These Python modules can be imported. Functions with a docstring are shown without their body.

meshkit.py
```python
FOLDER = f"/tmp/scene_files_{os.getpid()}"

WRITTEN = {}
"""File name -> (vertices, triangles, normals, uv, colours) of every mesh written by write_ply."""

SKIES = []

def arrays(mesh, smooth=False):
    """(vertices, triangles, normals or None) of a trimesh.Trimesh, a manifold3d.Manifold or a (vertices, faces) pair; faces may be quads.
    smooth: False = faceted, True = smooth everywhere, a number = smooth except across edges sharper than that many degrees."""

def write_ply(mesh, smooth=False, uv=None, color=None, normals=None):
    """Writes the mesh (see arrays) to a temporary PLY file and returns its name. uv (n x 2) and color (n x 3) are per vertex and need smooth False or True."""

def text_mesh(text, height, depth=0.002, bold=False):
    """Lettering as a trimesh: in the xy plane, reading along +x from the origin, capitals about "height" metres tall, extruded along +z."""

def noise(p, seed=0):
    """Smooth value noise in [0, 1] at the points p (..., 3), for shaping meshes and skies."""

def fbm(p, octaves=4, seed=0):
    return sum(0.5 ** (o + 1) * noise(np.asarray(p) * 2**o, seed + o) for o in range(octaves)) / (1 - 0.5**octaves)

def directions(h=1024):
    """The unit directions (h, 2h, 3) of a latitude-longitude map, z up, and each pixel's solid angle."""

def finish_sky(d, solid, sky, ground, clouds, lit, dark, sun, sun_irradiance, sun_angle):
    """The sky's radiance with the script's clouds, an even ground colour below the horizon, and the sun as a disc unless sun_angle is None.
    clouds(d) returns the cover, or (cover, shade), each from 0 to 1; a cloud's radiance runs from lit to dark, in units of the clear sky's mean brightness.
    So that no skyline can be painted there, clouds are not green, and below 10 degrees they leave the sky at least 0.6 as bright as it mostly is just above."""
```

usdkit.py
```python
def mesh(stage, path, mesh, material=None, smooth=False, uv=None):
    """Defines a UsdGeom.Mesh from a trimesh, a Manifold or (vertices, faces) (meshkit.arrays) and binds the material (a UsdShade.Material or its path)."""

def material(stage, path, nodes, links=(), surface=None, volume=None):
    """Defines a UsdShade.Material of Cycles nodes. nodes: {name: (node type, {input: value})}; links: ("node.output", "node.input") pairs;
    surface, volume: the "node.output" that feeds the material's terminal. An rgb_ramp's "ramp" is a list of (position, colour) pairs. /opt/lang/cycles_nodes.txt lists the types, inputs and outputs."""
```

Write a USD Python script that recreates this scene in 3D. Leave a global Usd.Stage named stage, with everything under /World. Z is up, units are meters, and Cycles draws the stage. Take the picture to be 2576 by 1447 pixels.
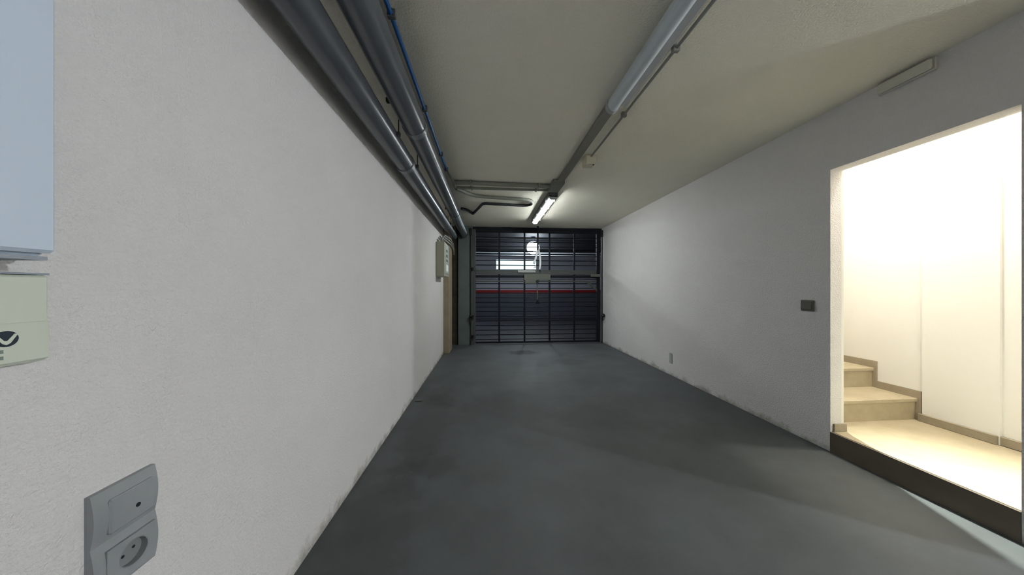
import math, re
import numpy as np, trimesh
from shapely.geometry import Polygon, box as sbox, Point
from pxr import Usd, UsdGeom, UsdLux, Gf, Sdf
import usdkit, meshkit

stage = Usd.Stage.CreateInMemory()
UsdGeom.SetStageUpAxis(stage, UsdGeom.Tokens.z)
UsdGeom.SetStageMetersPerUnit(stage, 1.0)
WORLD = UsdGeom.Xform.Define(stage, '/World')
stage.SetDefaultPrim(WORLD.GetPrim())
UsdGeom.Scope.Define(stage, '/World/Looks')

# ---------------------------------------------------------------- camera, exposure
cam = UsdGeom.Camera.Define(stage, '/World/camera')
cam.AddTranslateOp().Set(Gf.Vec3d(0, 0, 1.15))
cam.AddRotateXYZOp().Set(Gf.Vec3f(90, 0, -math.degrees(math.atan(60 / 743.6))))
cam.CreateHorizontalApertureAttr(36.0)
cam.CreateVerticalApertureAttr(36.0 * 1447 / 2576)
cam.CreateFocalLengthAttr(36.0 * 743.6 / 2576)
cam.CreateClippingRangeAttr(Gf.Vec2f(0.02, 100))
cam.CreateExposureAttr(0.0)

# lamp strengths (W per m2 sr of each glowing cover): far ceiling luminaire, side-bay lamp, stair lamp, corridor lamps
FAR_LAMP, SIDE_LAMP, STAIR_LAMP, STAIR_SPOT, GLOBE_LAMP, CORRIDOR_LAMP, LIT_WINDOW = 70.0, 2230.0, 1250.0, 36000.0, 58.0, 105.0, 1.6
COOL, WARM = (0.92, 0.97, 0.96), (1.0, 0.945, 0.83)

# ---------------------------------------------------------------- helpers
def num(path):
    p, k = path, 0
    while stage.GetPrimAtPath(p).IsValid():
        k += 1
        p = f'{path}_{k:03d}'
    return p

BASE = {}
def tag(prim, label=None, cat=None, group=None, kind=None):
    for k, v in (('label', label), ('category', cat), ('group', group), ('kind', kind)):
        if v:
            prim.SetCustomDataByKey(k, v)
    return prim

def thing(name, label, cat, base=(0, 0, 0), group=None, kind=None):
    p = num('/World/' + name)
    x = UsdGeom.Xform.Define(stage, p)
    x.AddTranslateOp().Set(Gf.Vec3d(*map(float, base)))
    BASE[p] = np.array(base, float)
    return tag(x.GetPrim(), label, cat, group, kind)

def part(name, mesh, mat, parent, smooth=False, label=None, kind=None):
    """a mesh given in world coordinates, as a part of parent"""
    pp = str(parent.GetPath())
    b = BASE[pp]
    v, f = np.asarray(mesh.vertices) - b, np.asarray(mesh.faces)
    p = num(pp + '/' + name)
    m = usdkit.mesh(stage, p, trimesh.Trimesh(v, f, process=False), M[mat], smooth)
    BASE[p] = b
    return tag(m.GetPrim(), label, None, None, kind)

def obj(name, mesh, mat, label, cat, group=None, kind=None, smooth=False):
    v = np.asarray(mesh.vertices)
    b = np.array([*(v.min(0)[:2] + v.max(0)[:2]) / 2, v[:, 2].min()])
    p = num('/World/' + name)
    m = usdkit.mesh(stage, p, trimesh.Trimesh(v - b, np.asarray(mesh.faces), process=False), M[mat], smooth)
    m.AddTranslateOp().Set(Gf.Vec3d(*map(float, b)))
    BASE[p] = b
    return tag(m.GetPrim(), label, cat, group, kind)

def struct(name, mesh, mat, label, cat, smooth=False):
    return obj(name, mesh, mat, label, cat, kind='structure', smooth=smooth)

def bx(x0, x1, y0, y1, z0, z1, c=0.0):
    lo, hi = np.minimum([x0, y0, z0], [x1, y1, z1]), np.maximum([x0, y0, z0], [x1, y1, z1])
    if c <= 0:
        m = trimesh.creation.box(hi - lo)
        m.apply_translation((lo + hi) / 2)
        return m
    c = min(c, 0.45 * (hi - lo).min())
    pts = []
    for k in range(3):
        l, h = lo + c, hi - c
        l[k], h[k] = lo[k], hi[k]
        pts += [[a, b, d] for a in (l[0], h[0]) for b in (l[1], h[1]) for d in (l[2], h[2])]
    return trimesh.Trimesh(*hullvf(pts), process=False)

def hullvf(pts):
    m = trimesh.convex.convex_hull(np.array(pts, float))
    return m.vertices, m.faces

def cat(*ms):
    return trimesh.util.concatenate([m for m in ms if m is not None])

def prism(poly, t0, t1, axes):
    """extrude a shapely polygon; axes 'xzy' = polygon's u,v go to x,z and the extrusion to y"""
    m = trimesh.creation.extrude_polygon(poly, t1 - t0, engine='earcut')
    v = np.zeros_like(m.vertices)
    idx = ['xyz'.index(a) for a in axes]
    v[:, idx[0]], v[:, idx[1]], v[:, idx[2]] = m.vertices[:, 0], m.vertices[:, 1], m.vertices[:, 2] + t0
    m = trimesh.Trimesh(v, m.faces, process=False)
    if m.volume < 0:
        m.invert()
    return m

def tube(path, r, n=14, fillet=0.0):
    P = [np.array(p, float) for p in path]
    if fillet:
        Q = [P[0]]
        for a, b, c in zip(P, P[1:], P[2:]):
            d0, d1 = (a - b), (c - b)
            l0, l1 = np.linalg.norm(d0), np.linalg.norm(d1)
            q = min(fillet, .49 * l0, .49 * l1)
            s, e = b + d0 / l0 * q, b + d1 / l1 * q
            for t in np.linspace(0, 1, 7):
                Q.append((1 - t) ** 2 * s + 2 * t * (1 - t) * b + t * t * e)
        P = Q + [P[-1]]
    P = np.array(P)
    T = np.gradient(P, axis=0)
    T /= np.linalg.norm(T, axis=1, keepdims=True)
    up = np.array([0, 0, 1.0]) if abs(T[0][2]) < .9 else np.array([1.0, 0, 0])
    N = np.cross(T[0], up); N /= np.linalg.norm(N)
    V = []
    ang = np.linspace(0, 2 * np.pi, n, endpoint=False)
    for i in range(len(P)):
        N = N - T[i] * (N @ T[i]); N /= np.linalg.norm(N)
        B = np.cross(T[i], N)
        V += [P[i] + r * (np.cos(a) * N + np.sin(a) * B) for a in ang]
    F = []
    for i in range(len(P) - 1):
        for k in range(n):
            a, b = i * n + k, i * n + (k + 1) % n
            F += [[a, b, b + n], [a, b + n, a + n]]
    V += [P[0], P[-1]]
    c0, c1 = len(V) - 2, len(V) - 1
    for k in range(n):
        F.append([c0, (k + 1) % n, k])
        F.append([c1, (len(P) - 1) * n + k, (len(P) - 1) * n + (k + 1) % n])
    m = trimesh.Trimesh(np.array(V), np.array(F), process=False)
    if m.volume < 0:
        m.invert()
    return m

def ball(c, r, s=(1, 1, 1)):
    m = trimesh.creation.icosphere(subdivisions=3, radius=r)
    m.apply_scale(s)
    m.apply_translation(c)
    return m

def disc(c, axis, r, h, n=40, c2=0.0):
    """a short cylinder starting at c and running along axis for h, with a small chamfer at its end"""
    prof = [[0, 0], [r, 0], [r, h - c2], [r - c2, h], [0, h]] if c2 else [[0, 0], [r, 0], [r, h], [0, h]]
    m = trimesh.creation.revolve(np.array(prof, float), sections=n)
    m.apply_transform(trimesh.geometry.align_vectors([0, 0, 1], axis))
    m.apply_translation(c)
    if m.volume < 0:
        m.invert()
    return m

# ---------------------------------------------------------------- materials
M = {}
def mat(name, color, rough=0.6, spec=0.4, metal=0.0, var=None, var_scale=3.0, bump=0.0, bump_scale=200.0, dist=0.002, speck=None, extra=None, coat=0.0):
    """principled with a two-tone cloudy variation, fine grain and optional dark specks, all in world space"""
    n = {'g': ('geometry', {}), 'p': ('principled_bsdf', {'base_color': color, 'roughness': rough, 'specular_ior_level': spec, 'metallic': metal, 'coat_weight': coat})}
    L = []
    last = None
    if var:
        n['n1'] = ('noise_texture', {'scale': var_scale, 'detail': 5.0, 'roughness': 0.6})
        n['r1'] = ('rgb_ramp', {'ramp': [(0.3, color), (0.7, var)]})
        L += [('g.position', 'n1.vector'), ('n1.fac', 'r1.fac')]
        last = 'r1.color'
    if speck:
        n['n2'] = ('noise_texture', {'scale': speck[1], 'detail': 1.0})
        n['r2'] = ('rgb_ramp', {'ramp': [(speck[2], (0, 0, 0)), (speck[2] + 0.04, (1, 1, 1))]})
        n['m2'] = ('mix', {'color1': color, 'color2': speck[0]})
        L += [('g.position', 'n2.vector'), ('n2.fac', 'r2.fac'), ('r2.color', 'm2.fac')]
        if last:
            L.append((last, 'm2.color1'))
        last = 'm2.color'
    if extra:
        last = extra(n, L, last, color)
    if last:
        L.append((last, 'p.base_color'))
    if bump:
        n['n3'] = ('noise_texture', {'scale': bump_scale, 'detail': 3.0, 'roughness': 0.6})
        n['b'] = ('bump', {'strength': bump, 'distance': dist})
        L += [('g.position', 'n3.vector'), ('n3.fac', 'b.height'), ('b.normal', 'p.normal')]
    M[name] = usdkit.material(stage, '/World/Looks/' + name, n, L, surface='p.BSDF')

def glow(name, color, strength):
    M[name] = usdkit.material(stage, '/World/Looks/' + name, {'e': ('emission', {'color': color, 'strength': strength})}, [], surface='e.emission')

def blot(n, L, last, color, spots, dark, tagn='s'):
    """stains: soft-edged ellipses (x, y, rx, ry, amount) with ragged noisy edges, on a horizontal surface"""
    n[tagn + 'nz'] = ('noise_texture', {'scale': 9.0, 'detail': 6.0, 'roughness': 0.65})
    L.append(('g.position', tagn + 'nz.vector'))
    for i, (x, y, rx, ry, amt) in enumerate(spots):
        k = f'{tagn}{i}'
        n[k + 'm'] = ('mapping', {'location': (-x / rx, -y / ry, 0), 'scale': (1 / rx, 1 / ry, 0)})
        n[k + 'g'] = ('gradient_texture', {'gradient_type': 'spherical'})
        n[k + 'a'] = ('math', {'math_type': 'multiply', 'value2': 0.9})
        n[k + 'b'] = ('math', {'math_type': 'add'})
        n[k + 'r'] = ('rgb_ramp', {'ramp': [(0.70, (0, 0, 0)), (0.98, (amt, amt, amt))]})
        n[k + 'x'] = ('mix', {'color1': color, 'color2': dark})
        L += [('g.position', k + 'm.vector'), (k + 'm.vector', k + 'g.vector'), (k + 'g.fac', k + 'a.value1'), (k + 'a.value', k + 'b.value1'),
              (tagn + 'nz.fac', k + 'b.value2'), (k + 'b.value', k + 'r.fac'), (k + 'r.color', k + 'x.fac')]
        if last:
            L.append((last, k + 'x.color1'))
        last = k + 'x.color'
    return last

def scuffs(n, L, last, color):
    """dirt splashed in ragged patches along the foot of a wall"""
    n['kx'] = ('separate_xyz', {})
    n['km'] = ('map_range', {'from_min': 0.11, 'from_max': 0.0, 'to_min': 0.0, 'to_max': 0.42, 'clamp': True})
    n['kn'] = ('noise_texture', {'scale': 7.0, 'detail': 6.0, 'roughness': 0.7})
    n['ka'] = ('math', {'math_type': 'add'})
    n['kr'] = ('rgb_ramp', {'ramp': [(0.72, (0, 0, 0)), (0.95, (.8, .8, .8))]})
    n['kc'] = ('mix', {'color1': color, 'color2': (.30, .28, .24)})
    L += [('g.position', 'kx.vector'), ('kx.z', 'km.value'), ('g.position', 'kn.vector'), ('km.result', 'ka.value1'), ('kn.fac', 'ka.value2'), ('ka.value', 'kr.fac'), ('kr.color', 'kc.fac')]
    if last:
        L.append((last, 'kc.color1'))
    return 'kc.color'

FLOOR_SPOTS = [(0.62, 5.20, 0.42, 0.27, 1.0), (1.25, 4.50, 0.42, 0.32, 0.40), (1.2, 3.6, 0.8, 0.5, 0.2), (0.3, 3.0, 0.8, 0.45, 0.18), (-0.5, 2.6, 0.25, 1.4, 0.35),
               (-0.55, 1.5, 0.3, 0.8, 0.3), (1.9, 2.1, 0.7, 0.5, 0.2), (0.9, 2.6, 0.6, 0.35, 0.18), (-0.35, 1.95, 0.22, 0.2, 0.3)]
mat('plaster', (0.735, 0.715, 0.70), 0.85, 0.2, var=(0.70, 0.68, 0.665), var_scale=2.2, bump=0.9, bump_scale=120, dist=0.006, speck=((0.55, 0.52, 0.48), 26, 0.84), extra=scuffs)
mat('plaster_grey', (0.56, 0.535, 0.50), 0.85, 0.2, var=(0.50, 0.475, 0.44), var_scale=2.0, bump=0.55, bump_scale=170, dist=0.003)
mat('ceiling_plaster', (0.89, 0.855, 0.745), 0.9, 0.15, var=(0.83, 0.805, 0.685), var_scale=1.6, bump=0.9, bump_scale=100, dist=0.006, speck=((0.55, 0.53, 0.44), 24, 0.84))
mat('concrete', (0.089, 0.098, 0.103), 0.6, 0.3, var=(0.064, 0.070, 0.071), var_scale=2.6, bump=0.25, bump_scale=90, dist=0.002,
    extra=lambda n, L, last, c: blot(n, L, last, c, FLOOR_SPOTS, (0.030, 0.032, 0.030)))
mat('stair_plaster', (0.81, 0.79, 0.755), 0.85, 0.2, bump=0.2, bump_scale=150, dist=0.001)
mat('beige_stone', (0.45, 0.385, 0.27), 0.45, 0.35, var=(0.38, 0.32, 0.215), var_scale=11)
mat('skirting_stone', (0.33, 0.28, 0.21), 0.45, 0.4, var=(0.28, 0.235, 0.17), var_scale=18)
mat('brown_tile', (0.12, 0.098, 0.072), 0.5, 0.4, var=(0.10, 0.082, 0.06), var_scale=9)
mat('raw_render', (0.33, 0.275, 0.195), 0.9, 0.15, var=(0.27, 0.22, 0.155), var_scale=7, bump=0.5, bump_scale=90, dist=0.004)
mat('pier_paint', (0.135, 0.165, 0.16), 0.7, 0.3, var=(0.11, 0.135, 0.13), var_scale=4, bump=0.2, bump_scale=120)
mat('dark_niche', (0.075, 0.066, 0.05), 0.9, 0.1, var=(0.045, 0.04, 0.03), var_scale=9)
mat('grey_pvc', (0.078, 0.088, 0.098), 0.26, 0.5, var=(0.064, 0.072, 0.08), var_scale=5)
mat('grey_pvc_light', (0.13, 0.14, 0.15), 0.3, 0.5)
mat('blue_pvc', (0.02, 0.13, 0.42), 0.35, 0.5)
mat('grey_conduit', (0.24, 0.245, 0.215), 0.55, 0.4)
mat('shaded_conduit', (0.028, 0.03, 0.036), 0.45, 0.4)  # darker conduit colour, carries the shade on one hairpin arm
mat('trunking', (0.225, 0.22, 0.19), 0.55, 0.35)
mat('box_grey', (0.20, 0.215, 0.175), 0.5, 0.4)
mat('cream_plastic', (0.66, 0.62, 0.46), 0.4, 0.4)
mat('pale_plastic', (0.62, 0.60, 0.52), 0.42, 0.4)
mat('luminaire_grey', (0.42, 0.435, 0.45), 0.45, 0.4)
mat('luminaire_shaded', (0.075, 0.08, 0.085), 0.5, 0.4)  # darker luminaire grey, shade of the backlit tray put into the colour
mat('diffuser_off', (0.62, 0.68, 0.72), 0.3, 0.5, var=(0.55, 0.61, 0.65), var_scale=12)
mat('white_enamel', (0.60, 0.68, 0.79), 0.28, 0.5)
mat('cabinet_shade', (0.30, 0.33, 0.37), 0.5, 0.4)  # shade put into the colour: cabinet underside and gap above the panel
mat('panel_cream', (0.62, 0.66, 0.555), 0.4, 0.4)
mat('ink_dark', (0.02, 0.03, 0.045), 0.5, 0.3)
mat('ink_grey', (0.20, 0.245, 0.21), 0.5, 0.3)
mat('steel_plate', (0.30, 0.315, 0.325), 0.42, 0.5, var=(0.255, 0.27, 0.28), var_scale=10)
mat('steel_plate_dark', (0.22, 0.23, 0.235), 0.45, 0.5)
mat('black_plastic', (0.012, 0.013, 0.015), 0.5, 0.4)
mat('switch_dark', (0.13, 0.125, 0.10), 0.45, 0.4)
mat('switch_darker', (0.085, 0.08, 0.062), 0.45, 0.4)
mat('gate_steel', (0.012, 0.014, 0.019), 0.55, 0.15, var=(0.009, 0.010, 0.014), var_scale=12)
mat('gate_post', (0.062, 0.072, 0.068), 0.5, 0.4)
mat('gate_plate', (0.115, 0.125, 0.105), 0.5, 0.4)
mat('gate_highlight', (0.34, 0.36, 0.34), 0.4, 0.5)  # pale gate colour with the highlight painted in
mat('white_cord', (0.80, 0.82, 0.84), 0.5, 0.4)
mat('white_paint', (0.38, 0.39, 0.46), 0.6, 0.3)
mat('red_paint', (0.30, 0.018, 0.022), 0.55, 0.3)
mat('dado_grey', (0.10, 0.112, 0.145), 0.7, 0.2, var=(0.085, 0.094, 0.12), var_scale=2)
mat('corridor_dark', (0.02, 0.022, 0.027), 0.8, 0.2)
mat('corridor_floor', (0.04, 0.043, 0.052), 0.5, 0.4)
mat('corridor_pipe', (0.40, 0.43, 0.48), 0.4, 0.5)
mat('meter_cream', (0.33, 0.325, 0.25), 0.5, 0.4)
mat('meter_window', (0.52, 0.58, 0.54), 0.2, 0.5)
mat('breaker_dark', (0.05, 0.07, 0.06), 0.5, 0.4)
mat('scuff_grey', (0.36, 0.385, 0.345), 0.7, 0.3)
mat('wire_dark', (0.03, 0.03, 0.028), 0.5, 0.4)
mat('leaf_brown', (0.07, 0.06, 0.04), 0.8, 0.2)
glow('lit_cover', COOL, FAR_LAMP)
glow('side_bulb', (0.86, 0.92, 0.99), SIDE_LAMP)
glow('stair_bulb', WARM, STAIR_LAMP)
glow('spot_bulb', (0.93, 1.0, 0.90), STAIR_SPOT)
glow('globe_bulb', (0.86, 0.95, 1.0), GLOBE_LAMP)
glow('corridor_tube', (0.78, 0.88, 1.0), CORRIDOR_LAMP)
glow('lit_pane', (0.70, 0.95, 1.0), LIT_WINDOW)

# ---------------------------------------------------------------- the room
XL, XR, YF, H = -0.775, 2.39, 6.00, 2.39        # left wall, right wall, gate plane, ceiling height
YB, XS = -3.0, 5.2                               # back wall, far wall of the side bay
YC = 0.915                                       # where the right wall ends and the side bay opens
DY0, DY1, DZ = 1.14, 1.885, 1.975                # doorway to the stairs
T = 0.083                                        # thickness of the right wall
XW, ZL = 3.27, 0.141                             # stairwell back wall, landing height

struct('floor', cat(bx(-1.3, XS, YB, YC, -0.12, 0), bx(-1.3, XR, YC, 6.12, -0.12, 0)), 'concrete', 'grey painted concrete garage floor with dark stains', 'floor')
struct('ceiling', cat(bx(-1.3, XS, YB, YC, H, H + .12), bx(-1.3, XR + T, YC, 6.12, H, H + .12)), 'ceiling_plaster', 'rough beige plaster ceiling of the garage', 'ceiling')
wl = thing('wall_left', 'long white roughcast wall on the left under the pipes', 'wall', (XL, 2, 0), kind='structure')
part('plaster_face', bx(XL - .15, XL, YB, 5.20, 0, H), 'plaster', wl)
part('pilaster', bx(XL - .15, -0.672, 5.20, 5.60, 0, H, 0.006), 'raw_render', wl, label='brown unpainted plaster pilaster at the end of the wall')
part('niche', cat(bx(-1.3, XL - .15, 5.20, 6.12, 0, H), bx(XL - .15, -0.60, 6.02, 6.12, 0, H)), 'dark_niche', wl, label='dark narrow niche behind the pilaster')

wr = thing('wall_right', 'roughcast wall on the right with the doorway to the stairs', 'wall', (XR, 3, 0), kind='structure')
wall_poly = sbox(YC, 0, 6.12, H).difference(sbox(DY0, -.1, DY1, DZ))
part('plaster_face', prism(wall_poly, XR, XR + T, 'yzx'), 'plaster', wr)
struct('wall_back', bx(-1.3, XS, YB - .15, YB, 0, H), 'plaster', 'back wall of the garage behind the camera', 'wall')
struct('wall_bay', cat(bx(XS, XS + .15, YB, YC, 0, H), bx(XR + T, XS + .15, YC, YC + .1, 0, H)), 'plaster', 'walls of the side bay around the corner on the right', 'wall')

# far wall: pier on the left of the gate and the lintel above it
wf = thing('wall_far', 'far wall around the steel garage gate', 'wall', (1, 6.06, 0), kind='structure')
part('pier', bx(-0.600, -0.315, YF - .02, 6.12, 0, H, 0.004), 'pier_paint', wf, label='grey green painted pier left of the gate')
part('lintel', bx(-0.315, XR, YF + .07, 6.12, 2.33, H), 'corridor_dark', wf)

# stairwell shell
for sx in ((XW, XW + .12, 1.97, 4.2, 0, 3.2, 'back wall of the stairs seen through the doorway, left part'),
           (XW - .014, XW + .12, 1.63, 1.97, 0, 3.2, 'slightly proud strip of the stairwell back wall beside the first step'),
           (XW + .004, XW + .12, 1.06, 1.63, 0, 3.2, 'rightmost part of the stairwell back wall in the doorway'),
           (XR + T, XW + .12, 4.2, 4.3, 0, 3.3, 'end wall at the top of the stairs'), (XR + T, XW + .12, 1.02, 1.06, 0, 3.3, 'end wall beside the landing, right of the doorway'),
           (XR + T + .001, XR + T + .02, 1.06, 4.2, DZ, 3.2, 'inner stairwell wall above the doorway'), (XR + T + .001, XR + T + .02, DY1, 4.2, 0, DZ, 'inner stairwell wall along the flight'),
           (XR + T + .001, XR + T + .02, 1.06, DY0, 0, DZ, 'narrow inner stairwell wall right of the doorway')):
    struct('wall_stairwell', bx(*sx[:6]), 'stair_plaster', 'cream ' + sx[6], 'wall')
struct('ceiling', bx(XR + T, XW + .12, 1.06, 4.2, 3.2, 3.3), 'stair_plaster', 'cream ceiling of the stairwell beyond the doorway', 'ceiling')

st = thing('staircase', 'beige stone stairs and landing seen through the bright doorway', 'stairs', (XR + .4, 2.0, 0))
part('landing', cat(bx(XR + .012, XR + T + .0215, DY0 + .001, DY1 - .001, 0.005, ZL), bx(XR + T + .021, XW - .015, 1.062, 2.01, 0.005, ZL)), 'beige_stone', st, label='beige stone landing slab')
part('threshold_riser', bx(XR - .004, XR + .012, DY0 + .0005, DY1 - .0005, 0, ZL - .002), 'brown_tile', st, label='dark brown face of the threshold step')
Y1, Z1, RH, TD = 2.008, ZL, 0.1645, 0.256
for k in range(7):
    y, z = Y1 + TD * k, Z1 + RH * (k + 1)
    part('riser', bx(XR + T + .021, XW - .001, y, y + .02, z - RH, z - .028), 'beige_stone', st)
    part('tread', bx(XR + T + .021, XW - .001, y - .012, y + TD + .02, z - .028, z, 0.004), 'beige_stone', st)
# stepped skirting along the back wall
sk = []
for k in range(7):
    y, z = Y1 + TD * k, Z1 + RH * (k + 1)
    sk.append(sbox(y - .03, z - RH + .002, y + TD - .03 + (.03 if k == 6 else 0), z + .058))
from shapely.ops import unary_union
part('skirting', prism(unary_union(sk), XW - .012, XW - .0005, 'yzx'), 'skirting_stone', st, label='stepped brownish stone skirting')
bb = thing('baseboard_stairwell', 'low stone skirting along the landing wall in the stairwell', 'baseboard', (XW, 1.6, ZL), kind='structure')
part('skirting_tile', bx(XW - .030, XW - .013, 1.635, 1.985, ZL, ZL + .058, .003), 'skirting_stone', bb)
part('skirting_tile', bx(XW - .012, XW + .005, 1.07, 1.632, ZL, ZL + .058, .003), 'skirting_stone', bb)
part('skirting_tile', bx(XR + .018, XR + T + .032, DY1 - .012, DY1 - .0005, ZL, ZL + .055, .002), 'skirting_stone', bb, label='pale skirting piece at the foot of the door jamb')

# ---------------------------------------------------------------- lamps
def luminaire(y0, y1, label, lit):
    x = 0.835
    t = thing('ceiling_luminaire', label, 'lamp', (x, (y0 + y1) / 2, H - .095), 'long ceiling luminaires')
    def put(*poly):
        return Polygon([(x + u, H + w) for u, w in poly])
    if lit:
        tray = put((-.058, 0), (.058, 0), (.058, -.066), (.046, -.073), (-.046, -.073), (-.058, -.066))
        cov = put((-.042, -.073), (.042, -.073), (.040, -.083), (.033, -.092), (.02, -.097), (-.02, -.097), (-.033, -.092), (-.040, -.083))
        cap = put((-.05, -.06), (.05, -.06), (.047, -.085), (.037, -.097), (.022, -.103), (-.022, -.103), (-.037, -.097), (-.047, -.085))
    else:
        tray = put((-.036, 0), (.092, 0), (.092, -.022), (.085, -.028), (-.030, -.028), (-.036, -.022))
        a = np.linspace(0, np.pi, 15)
        cov = put((-.052, -.02), *[(-.017 - .037 * math.cos(q), -.045 - .038 * math.sin(q)) for q in a], (.018, -.02))
        cap = put((-.056, -.015), *[(-.017 - .041 * math.cos(q), -.045 - .042 * math.sin(q)) for q in a], (.022, -.015))
    part('tray', prism(tray, y0, y1, 'xzy'), 'luminaire_shaded' if lit else 'luminaire_grey', t)  # lit one: shade on the backlit tray sides painted as a darker grey
    part('cover', prism(cov, y0 + .03, y1 - .03, 'xzy'), 'lit_cover' if lit else 'diffuser_off', t, smooth=40, label='glowing bluish white cover' if lit else 'unlit translucent grey cover')
    part('end_cap', prism(cap, y0, y0 + .035, 'xzy'), 'luminaire_grey', t, smooth=40)
    part('end_cap', prism(cap, y1 - .035, y1, 'xzy'), 'luminaire_grey', t, smooth=40)
    if not lit:
        return t
    for k in range(4):
        yy = y0 + .2 + k * (y1 - y0 - .4) / 3
        for s in (-1, 1):
            part('clip', bx(x + s * .058, x + s * .064, yy - .012, yy + .012, H - .078, H - .04, .001), 'luminaire_grey', t)
    return t
luminaire(0.40, 1.91, 'unlit long waterproof ceiling luminaire nearest the camera', False)
luminaire(3.74, 5.26, 'lit waterproof ceiling luminaire near the garage gate', True)

t = thing('bulkhead_lamp', 'lit round lamp on the ceiling of the side bay, out of view', 'lamp', (4.19, -.35, 2.25))
part('base', disc((4.19, -.35, H), (0, 0, -1), .07, .03), 'pale_plastic', t, smooth=40)
part('bulb', ball((4.19, -.35, 2.27), .055), 'side_bulb', t, smooth=True)
t = thing('stair_lamp', 'lit bulb on a pendant above the stairs, out of view', 'lamp', (2.86, 1.78, 2.85))
part('base', cat(disc((2.86, 1.78, 3.2), (0, 0, -1), .06, .03), tube([(2.86, 1.78, 3.18), (2.86, 1.78, 2.94)], .006)), 'pale_plastic', t, smooth=40)
part('bulb', ball((2.86, 1.78, 2.9), .05), 'stair_bulb', t, smooth=True)

sp = np.array([2.86, 2.90, 2.78])
aim = np.array([2.44, 1.02, 0.0]) - sp; aim /= np.linalg.norm(aim)
t = thing('stair_spotlight', 'lit spotlight with a long metal shade above the stairs, out of view', 'lamp', sp)
shade = trimesh.creation.revolve(np.array([[.0, -.06], [.05, -.06], [.058, -.02], [.058, .28], [.052, .28], [.052, -.02], [.045, -.05], [0, -.05]]), sections=32)
shade.apply_transform(trimesh.geometry.align_vectors([0, 0, 1], aim)); shade.apply_translation(sp)
part('shade', shade, 'gate_steel', t)
part('bulb', ball(sp, .032), 'spot_bulb', t, smooth=True)
part('stem', tube([sp - aim * .055, (sp - aim * .055)[:2].tolist() + [3.2]], .008), 'gate_steel', t, smooth=40)

# ---------------------------------------------------------------- the corridor beyond the gate
YO = 11.0
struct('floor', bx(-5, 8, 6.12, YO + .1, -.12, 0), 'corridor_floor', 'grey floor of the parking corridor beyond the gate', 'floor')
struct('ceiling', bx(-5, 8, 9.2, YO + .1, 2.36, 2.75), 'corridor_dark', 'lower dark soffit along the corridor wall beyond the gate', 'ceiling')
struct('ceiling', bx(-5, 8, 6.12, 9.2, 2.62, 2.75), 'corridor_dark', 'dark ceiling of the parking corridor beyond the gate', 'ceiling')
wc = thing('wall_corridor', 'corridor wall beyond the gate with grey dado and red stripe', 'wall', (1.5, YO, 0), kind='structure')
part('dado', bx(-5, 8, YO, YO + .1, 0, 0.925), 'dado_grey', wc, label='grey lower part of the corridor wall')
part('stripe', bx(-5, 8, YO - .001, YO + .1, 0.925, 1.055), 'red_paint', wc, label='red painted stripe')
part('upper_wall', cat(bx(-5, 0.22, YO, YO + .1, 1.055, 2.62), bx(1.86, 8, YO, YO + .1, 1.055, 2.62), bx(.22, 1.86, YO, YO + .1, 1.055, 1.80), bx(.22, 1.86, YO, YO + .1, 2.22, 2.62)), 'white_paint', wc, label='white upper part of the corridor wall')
struct('wall_corridor_ends', cat(bx(-5.1, -5, 6.12, YO, 0, 2.62), bx(8, 8.1, 6.12, YO, 0, 2.62), bx(-5, -1.3, 6.05, 6.12, 0, 2.62), bx(2.47, 8, 6.05, 6.12, 0, 2.62)), 'corridor_dark', 'dark end walls of the corridor', 'wall')
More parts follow.
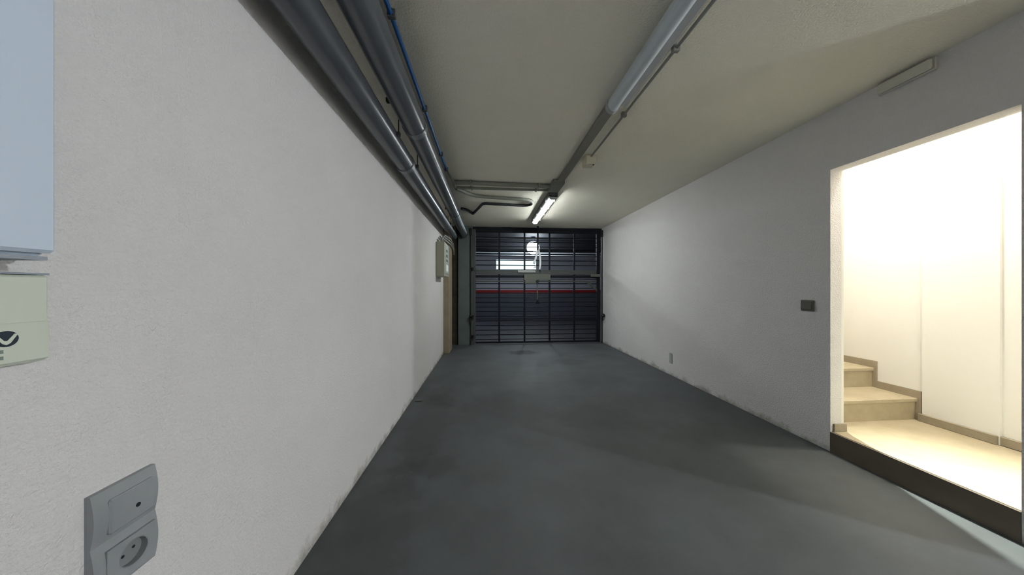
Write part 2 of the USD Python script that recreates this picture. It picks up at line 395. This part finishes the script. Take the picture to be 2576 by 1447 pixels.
w1 = thing('window_1', 'brightly lit opening in the corridor wall seen through the gate', 'window', (1.04, YO, 1.80), kind='structure')
part('pane', bx(.30, 1.82, YO + .03, YO + .05, 1.83, 2.19), 'lit_pane', w1)
part('frame', cat(bx(.22, .30, YO - .02, YO + .06, 1.80, 2.22), bx(1.80, 1.86, YO - .02, YO + .06, 1.80, 2.22), bx(.30, 1.80, YO - .02, YO + .06, 2.19, 2.22), bx(.30, 1.80, YO - .02, YO + .06, 1.80, 1.83)), 'white_paint', w1)
g = thing('globe_lamp', 'glaring white globe lamp on the corridor ceiling beyond the gate', 'lamp', (1.30, 8.5, 2.15))
part('globe', ball((1.30, 8.5, 2.305), .185), 'globe_bulb', g, smooth=True)
part('base', disc((1.30, 8.5, 2.62), (0, 0, -1), .06, .18), 'gate_steel', g, smooth=40)
t = thing('corridor_luminaire', 'lit corridor luminaire hidden beyond the pier', 'lamp', (-1.9, 9.05, 2.5))
part('tray', bx(-2.6, -1.2, 9.0, 9.1, 2.56, 2.62, .005), 'luminaire_grey', t)
part('cover', bx(-2.57, -1.23, 9.01, 9.09, 2.50, 2.56, .01), 'corridor_tube', t)
for i, (yy, zz, r, lab) in enumerate([(9.3, 2.245, .022, 'upper of two pale pipes across the corridor beyond the gate'), (9.3, 2.165, .02, 'lower of two pale pipes across the corridor beyond the gate'), (7.6, 2.42, .016, 'thin pale pipe high across the corridor near the gate top')]):
    obj('corridor_pipe', tube([(-4.9, yy, zz), (7.9, yy, zz)], r), 'corridor_pipe', lab, 'pipe', 'pale pipes in the corridor', smooth=40)

# ---------------------------------------------------------------- the gate
gt = thing('garage_gate', 'dark steel bar gate closing the far end of the garage', 'gate', (1.03, YF, 0))
GX = [-0.293, 0.224, 0.741, 1.258, 1.775, 2.292]
GT = 2.325
part('frame_post', bx(GX[0] - .025, GX[0] + .045, YF - .02, YF + .03, 0.02, GT, .003), 'gate_post', gt, label='grey green left post of the gate')
part('frame_post', bx(GX[5] - .045, GX[5] + .025, YF - .02, YF + .03, 0.02, GT, .003), 'gate_steel', gt)
part('top_rail', bx(GX[0] + .045, GX[5] - .045, YF - .015, YF + .025, GT - .06, GT, .003), 'gate_steel', gt)
part('bottom_rail', bx(GX[0] + .045, GX[5] - .045, YF - .015, YF + .025, 0.02, 0.055, .003), 'gate_steel', gt)
part('middle_rail', bx(GX[0] + .045, GX[5] - .045, YF - .03, YF + .02, 1.415, 1.505, .004), 'gate_post', gt, label='wide flat rail across the middle of the gate')
part('lower_rail', bx(GX[0] + .045, GX[5] - .045, YF - .025, YF + .015, 1.262, 1.292, .003), 'gate_post', gt)
for x in GX[1:5]:
    part('vertical_bar', bx(x - .017, x + .017, YF - .014, YF + .014, .055, GT - .06, .003), 'gate_steel', gt)
z = 0.0985
while z < GT - .08:
    if not (1.39 < z < 1.52 or 1.25 < z < 1.30):
        part('horizontal_rod', tube([(GX[0] + .04, YF, z), (GX[5] - .04, YF, z)], .0085, 8), 'gate_steel', gt, smooth=True)
    z += 0.0941
part('dark_slat', bx(GX[0] + .045, GX[2] - .017, YF - .006, YF + .006, 1.345, 1.402, .002), 'gate_steel', gt)
part('dark_slat', bx(GX[3] + .017, GX[5] - .045, YF - .006, YF + .006, 1.345, 1.402, .002), 'gate_steel', gt)
part('lock_plate', bx(GX[2] - .015, GX[3] + .01, YF - .05, YF - .034, 1.30, 1.425, .003), 'gate_plate', gt, label='grey green rectangular lock plate')
part('lock_plate', bx(GX[2] + .005, GX[2] + .24, YF - .045, YF - .03, 1.225, 1.295, .003), 'gate_plate', gt)
part('lock_knob', disc((1.0, YF - .02, 1.275), (0, -1, 0), .032, .06, 24, .006), 'black_plastic', gt, smooth=40)
part('rail_highlight', bx(GX[2] - .14, 0.965, YF - .05, YF - .031, 1.452, 1.50, .003), 'gate_highlight', gt, label='pale strip painted for the lit glossy part of the rail left of the pull cord')  # pale strip paints the sheen on the middle rail, no separate fitting
part('bolt_rod', bx(.992, 1.012, YF - .035, YF - .015, .84, 1.23, .003), 'gate_plate', gt, label='thin vertical bolt rod below the lock')
part('bolt_guide', prism(Polygon([(.955, .82), (1.05, .82), (1.012, .90), (.992, .90)]), YF - .045, YF - .014, 'xzy'), 'gate_steel', gt)
part('brace', prism(Polygon([(1.99, 1.27), (2.09, 1.27), (2.25, 1.12), (2.25, 1.07)]), YF - .03, YF - .018, 'xzy'), 'gate_post', gt, label='diagonal corner brace')
part('arm', bx(2.115, 2.315, YF - .07, YF - .03, 1.37, 1.425, .004), 'gate_plate', gt, label='short pale arm at the right post')
for z in (1.52, .56, .17):
    part('hinge', disc((GX[0] - .012, YF - .042, z - .03), (0, 0, 1), .021, .06, 16), 'black_plastic', gt, smooth=40)
for x, s, lab in ((-0.345, 1, 'dark steel track on the left side of the gate'), (2.355, -1, 'dark steel track on the right side of the gate')):
    tr = thing('gate_track', lab, 'track', (x, YF - .03, 0), 'tracks beside the gate')
    part('rail', cat(bx(x - .012, x + .012, YF - .042, YF - .022, 0, 2.33, .002)), 'black_plastic', tr)
    part('bracket', bx(x - .022, x + .022, YF - .05, YF - .022, 2.20, 2.34, .003), 'black_plastic', tr)
    if s < 0:
        part('roller', cat(ball((x - .005, YF - .10, .575), .042), bx(x - .02, x + .012, YF - .09, YF - .03, .47, .55, .008)), 'black_plastic', tr, smooth=40, label='black rounded roller guard')
    else:
        part('roller', cat(ball((x, YF - .075, .58), .03), bx(x - .014, x + .014, YF - .08, YF - .03, .43, .55, .006)), 'black_plastic', tr, smooth=40)
obj('hanging_rod', bx(.985, 1.015, YF - .1, YF - .07, 1.86, H), 'gate_steel', 'dark vertical rod hanging from the ceiling before the gate', 'rod')
c = thing('pull_cord', 'white looped pull cord hanging before the gate middle', 'cord', (1.0, YF - .085, 1.5))
part('strand', tube([(.985, YF - .085, 1.90), (.975, YF - .09, 1.80), (.945, YF - .09, 1.70), (.915, YF - .09, 1.63)], .022, 10, .05), 'white_cord', c, smooth=True)
part('strand', tube([(1.015, YF - .085, 1.90), (1.045, YF - .09, 1.80), (1.055, YF - .09, 1.66), (1.04, YF - .09, 1.52)], .02, 10, .05), 'white_cord', c, smooth=True)
part('handle', prism(Polygon([(.90, 1.545), (.965, 1.535), (.965, 1.61)]), YF - .10, YF - .08, 'xzy'), 'white_cord', c)

# ---------------------------------------------------------------- pipes along the left wall
def pipe(x, z, r, y1, label, joints, hangers):
    t = thing('drain_pipe', label, 'pipe', (x, 2, z - r), 'drain pipes along the left wall')
    part('tube', tube([(x, -2.9, z), (x, y1, z)], r, 40), 'grey_pvc', t, smooth=40)
    for y in joints:
        ring = trimesh.creation.annulus(r_min=r - .002, r_max=r + .0045, height=.05, sections=40)
        ring.apply_transform(trimesh.geometry.align_vectors([0, 0, 1], [0, 1, 0])); ring.apply_translation((x, y, z))
        part('coupling', ring, 'grey_pvc_light', t, smooth=40)
    for y, s in hangers:
        h = part('hanger', cat(bx(x + s * (r - .002), x + s * (r + .022), y - .011, y + .011, z - .01, z + .012)), 'wire_dark', t, smooth=40)
        part('hanger_wire', tube([(x + s * (r + .012), y, z), (x + s * (r + .012), y, H)], .0035, 8), 'wire_dark', h)
pipe(-.647, 2.118, .071, 5.62, 'lower grey drain pipe nearest the left wall', (2.36, 4.6), (( 1.92, 1), (2.42, 1), (4.55, 1)))
pipe(-.478, 2.206, .0725, 5.95, 'upper grey drain pipe under the ceiling beside the blue conduit', (1.98, 4.25), ((1.72, -1), (4.0, -1)))

b = thing('blue_conduit', 'thin blue conduit clipped to the ceiling beside the drain pipes', 'conduit', (-.40, 2.5, H - .025))
part('tube', tube([(-.432, -2.9, H - .022), (-.432, 2.9, H - .022), (-.425, 3.1, H - .022)], .0105, 12), 'blue_pvc', b, smooth=40)
part('grey_tube', tube([(-.425, 3.08, H - .022), (-.40, 3.45, H - .02), (-.395, 3.66, H - .02)], .010, 12), 'grey_conduit', b, smooth=40, label='grey end piece of the conduit')
for y in (1.36, 2.06, 2.75, 3.1):
    part('clip', bx(-.448, -.412, y - .012, y + .012, H - .036, H, .003), 'grey_pvc_light', b)

# ceiling conduits between the pipes and the junction box
def conduit(path, r, mt, label, clips=(), fil=.06):
    t = thing('ceiling_conduit', label, 'conduit', (path[0][0], path[0][1], H - 2 * r), 'bent conduits above the distribution box' if 'distribution' in label else 'conduits from the junction box')
    part('tube', tube(path, r, 12, fil), mt, t, smooth=50)
    for x, y in clips:
        part('clip', bx(x - .008, x + .008, y - r - .012, y + r + .012, H - 2 * r - .006, H, .002), mt, t)
    return t
zc = H - .018
conduit([(-.385, 3.45, H - .026), (.75, 3.50, H - .026)], .024, 'grey_conduit', 'thickest grey conduit running left from the junction box', ((-.2, 3.455), (.60, 3.49)))
conduit([(-.385, 3.67, zc), (.75, 3.665, zc)], .015, 'grey_conduit', 'thin grey conduit running parallel from the junction box', ((-.2, 3.67), (.60, 3.666)))
hp = thing('hairpin_pipe', 'grey hairpin pipe on the ceiling with one arm coloured darker for its shade', 'pipe', (.1, 4.2, H - .04))
part('grey_run', tube([(-.39, 3.67, H - .024), (-.21, 3.92, H - .024), (-.05, 3.98, H - .024), (.53, 4.07, H - .024), (.615, 4.12, H - .025), (.635, 4.21, H - .026)], .022, 12, .06), 'grey_conduit', hp, smooth=50, label='grey arm of the hairpin')
part('shaded_run', tube([(.635, 4.19, H - .026), (.625, 4.30, H - .024), (.545, 4.37, H - .022), (-.075, 4.30, H - .022), (-.25, 4.93, H - .022), (-.33, 4.68, H - .022), (-.41, 4.61, H - .022)], .020, 12, .06), 'shaded_conduit', hp, smooth=50, label='arm of the hairpin darkened for its shade')  # same pipe, the shade on this arm is put into its colour

obj('cable_trunking', bx(.79, .865, 1.915, 3.32, H - .03, H, .003), 'trunking', 'flat grey cable trunking between the unlit luminaire and the junction box', 'trunking')
jb = thing('junction_box', 'grey green square junction box on the ceiling before the lit luminaire', 'junction box', (.80, 3.45, H - .06))
part('body', bx(.735, .875, 3.32, 3.62, H - .055, H, .006), 'box_grey', jb)
part('lid', bx(.742, .868, 3.33, 3.61, H - .062, H - .055, .003), 'box_grey', jb)
tc = thing('ceiling_conduit', 'thin straight conduit running along the ceiling beside the unlit luminaire', 'conduit', (.95, 1.5, H - .03))
part('tube', tube([(.958, -2.9, zc), (.958, 2.68, zc)], .0085, 10), 'grey_conduit', tc, smooth=40)
for y in (.72, 1.44, 2.02):
    part('clip', bx(.938, .975, y - .012, y + .012, H - .034, H, .003), 'trunking', tc)
dt = thing('detector_box', 'small cream detector box on the ceiling at the conduit end', 'detector', (.955, 2.74, H - .085))
part('body', bx(.905, 1.005, 2.68, 2.80, H - .085, H, .008), 'cream_plastic', dt)
part('sensor', disc((.985, 2.705, H - .085), (0, 0, -1), .008, .004, 16), 'black_plastic', dt)
part('indicator', disc((.925, 2.705, H - .085), (0, 0, -1), .006, .004, 16), 'white_cord', dt)

# ---------------------------------------------------------------- things on the right wall
em = thing('emergency_light', 'pale flat emergency light on the right wall under the ceiling', 'lamp', (XR, 1.5, 2.315))
part('base', bx(XR - .018, XR, 1.385, 1.62, 2.316, 2.383, .003), 'pale_plastic', em)
part('cover', bx(XR - .04, XR - .018, 1.392, 1.613, 2.321, 2.379, .008), 'pale_plastic', em)
sw = thing('light_switch', 'dark grey square light switch beside the doorway', 'switch', (XR, 2.03, .977))
part('plate', bx(XR - .01, XR, 1.983, 2.077, .974, 1.056, .006), 'switch_dark', sw)
part('rocker', prism(Polygon([(XR - .010, .985), (XR - .020, .990), (XR - .013, 1.046), (XR - .010, 1.046)]), 1.994, 2.066, 'xzy'), 'switch_darker', sw)
obj('wall_patch', bx(XR - .006, XR, 3.665, 3.725, .16, .29, .004), 'scuff_grey', 'small grey green cover strip low on the right wall', 'cover plate')

# ---------------------------------------------------------------- things on the left wall
so = thing('socket_plate', 'grey double wall plate with blank cover above a round power socket', 'socket', (XL, .69, .50))
def gang(z0, z1, y0, y1):
    """one rounded cushion-shaped module: curved outward, higher in its middle"""
    n = 10
    prof = [(XL + .0, z0)] + [(XL + .010 + .007 * math.sin(math.pi * k / n), z0 + (z1 - z0) * k / n) for k in range(n + 1)] + [(XL, z1)]
    return prism(Polygon(prof), y0, y1, 'xzy')
zt, zm, zb = .744, .640, .532
bore = trimesh.creation.cylinder(radius=.0258, height=.1, sections=48)
bore.apply_transform(trimesh.geometry.align_vectors([0, 0, 1], [1, 0, 0])); bore.apply_translation((XL + .055, .6975, .584))
lower = trimesh.boolean.difference([gang(zb, zm, .633, .745), bore], engine='manifold')
part('frame', cat(gang(zm, zt, .633, .745), lower), 'steel_plate', so, smooth=30)
bl = part('blank_cover', bx(XL + .010, XL + .0195, .656, .736, zm + .012, zt - .022, .003), 'steel_plate', so, label='square blank cover with a small hole')
part('screw_hole', disc((XL + .0192, .7035, .680), (1, 0, 0), .0045, .0008, 20), 'black_plastic', bl)
face = sbox(.652, zb + .010, .738, zm - .018).difference(Point(.6975, .584).buffer(.0258, 24))
sf = part('socket_face', prism(face, XL + .006, XL + .0185, 'yzx'), 'steel_plate', so, label='socket cover with a round recess')
well = trimesh.creation.annulus(r_min=.0245, r_max=.0262, height=.02, sections=48)
well.apply_transform(trimesh.geometry.align_vectors([0, 0, 1], [1, 0, 0])); well.apply_translation((XL + .0085, .6975, .584))
part('socket_well', cat(well), 'steel_plate_dark', sf, smooth=40)
part('well_bottom', disc((XL + .005, .6975, .584), (1, 0, 0), .0255, .001, 40), 'steel_plate_dark', sf)
for dz in (-.0095, .0095):
    part('contact_hole', disc((XL + .006, .6975 + dz, .584 + dz * .3), (1, 0, 0), .003, .0006, 16), 'black_plastic', sf)

XP = XL + .08
cb = thing('wall_cabinet', 'bluish white enamelled wall cabinet at the left edge', 'cabinet', (XL, .3, 1.195))
part('body', bx(XL, XP - .012, .0, .533, 1.198, 2.05, .006), 'white_enamel', cb)
part('door', bx(XP - .012, XP, .002, .537, 1.204, 2.046, .0055), 'white_enamel', cb)
part('underside_shade', bx(XL + .004, XP - .006, .004, .53, 1.193, 1.199), 'cabinet_shade', cb, label='cabinet underside greyed for its shade')  # thin grey sheet painting the shade under the cabinet
ip = thing('intercom_panel', 'cream control panel with dark oval emblem below the white cabinet', 'control panel', (XL, .4, 1.02))
XI = XL + .022
part('body', bx(XL, XI, .15, .572, 1.026, 1.171, .004), 'panel_cream', ip)
part('flap', bx(XI, XI + .003, .152, .570, 1.030, 1.094, .002), 'panel_cream', ip)
part('shadow_line', bx(XL, XI + .002, .15, .570, 1.1715, 1.1745), 'cabinet_shade', ip, label='dark line painted for the shadow gap above the panel')  # dark strip painted in for the shadow gap over the panel
em2 = part('emblem', disc((XI + .003, .523, 1.0695), (1, 0, 0), .0125, .0006, 40), 'ink_dark', ip, label='dark round emblem with a pale check mark')
chk = Polygon([(.5135, 1.0715), (.519, 1.0625), (.523, 1.060), (.527, 1.0625), (.5345, 1.076), (.531, 1.077), (.524, 1.0665), (.521, 1.0665), (.5165, 1.073)])
part('check_mark', prism(chk, XI + .0036, XI + .0042, 'yzx'), 'panel_cream', em2)
for z0 in (1.0475, 1.0375):
    part('text_bar', bx(XI + .003, XI + .0036, .49, .5205, z0, z0 + .0055), 'ink_grey', ip)

# meter box at the end of the left wall, with its three bent conduits
mb = thing('distribution_box', 'cream electric distribution box on the far end of the left wall', 'electrical box', (XL, 4.7, 1.31))
part('body', bx(XL, -.645, 4.46, 4.92, 1.315, 1.835, .008), 'meter_cream', mb)
part('window', bx(-.645, -.638, 4.51, 4.87, 1.36, 1.80, .003), 'meter_window', mb, label='pale window with breakers')
for zz, dz in ((1.70, .03), (1.62, .035), (1.55, .03)):
    part('breaker', bx(-.639, -.630, 4.60, 4.72, zz, zz + dz, .002), 'breaker_dark', mb)
part('card', bx(-.639, -.636, 4.58, 4.80, 1.40, 1.50), 'white_cord', mb)
for k in range(3):
    z = 1.90 + .045 * k
    conduit([(-.70, 4.55 + .12 * k, 1.83), (-.70, 4.55 + .12 * k, z), (-.655 , 5.22, z), (-.652, 5.58, z - .03), (-.652, 5.70, z - .12)], .014, 'grey_conduit',
            ['lowest of three bent conduits rising from the distribution box', 'middle one of three bent conduits above the distribution box', 'topmost of three bent conduits above the distribution box'][k], fil=.05)

# small debris on the floor
lf = trimesh.creation.icosphere(subdivisions=2, radius=1.0); lf.apply_scale((.04, .012, .004)); lf.apply_translation((-.70, 3.05, .0035))
obj('dead_leaf', lf, 'leaf_brown', 'small brown leaf lying on the floor near the left wall', 'leaf', smooth=True)
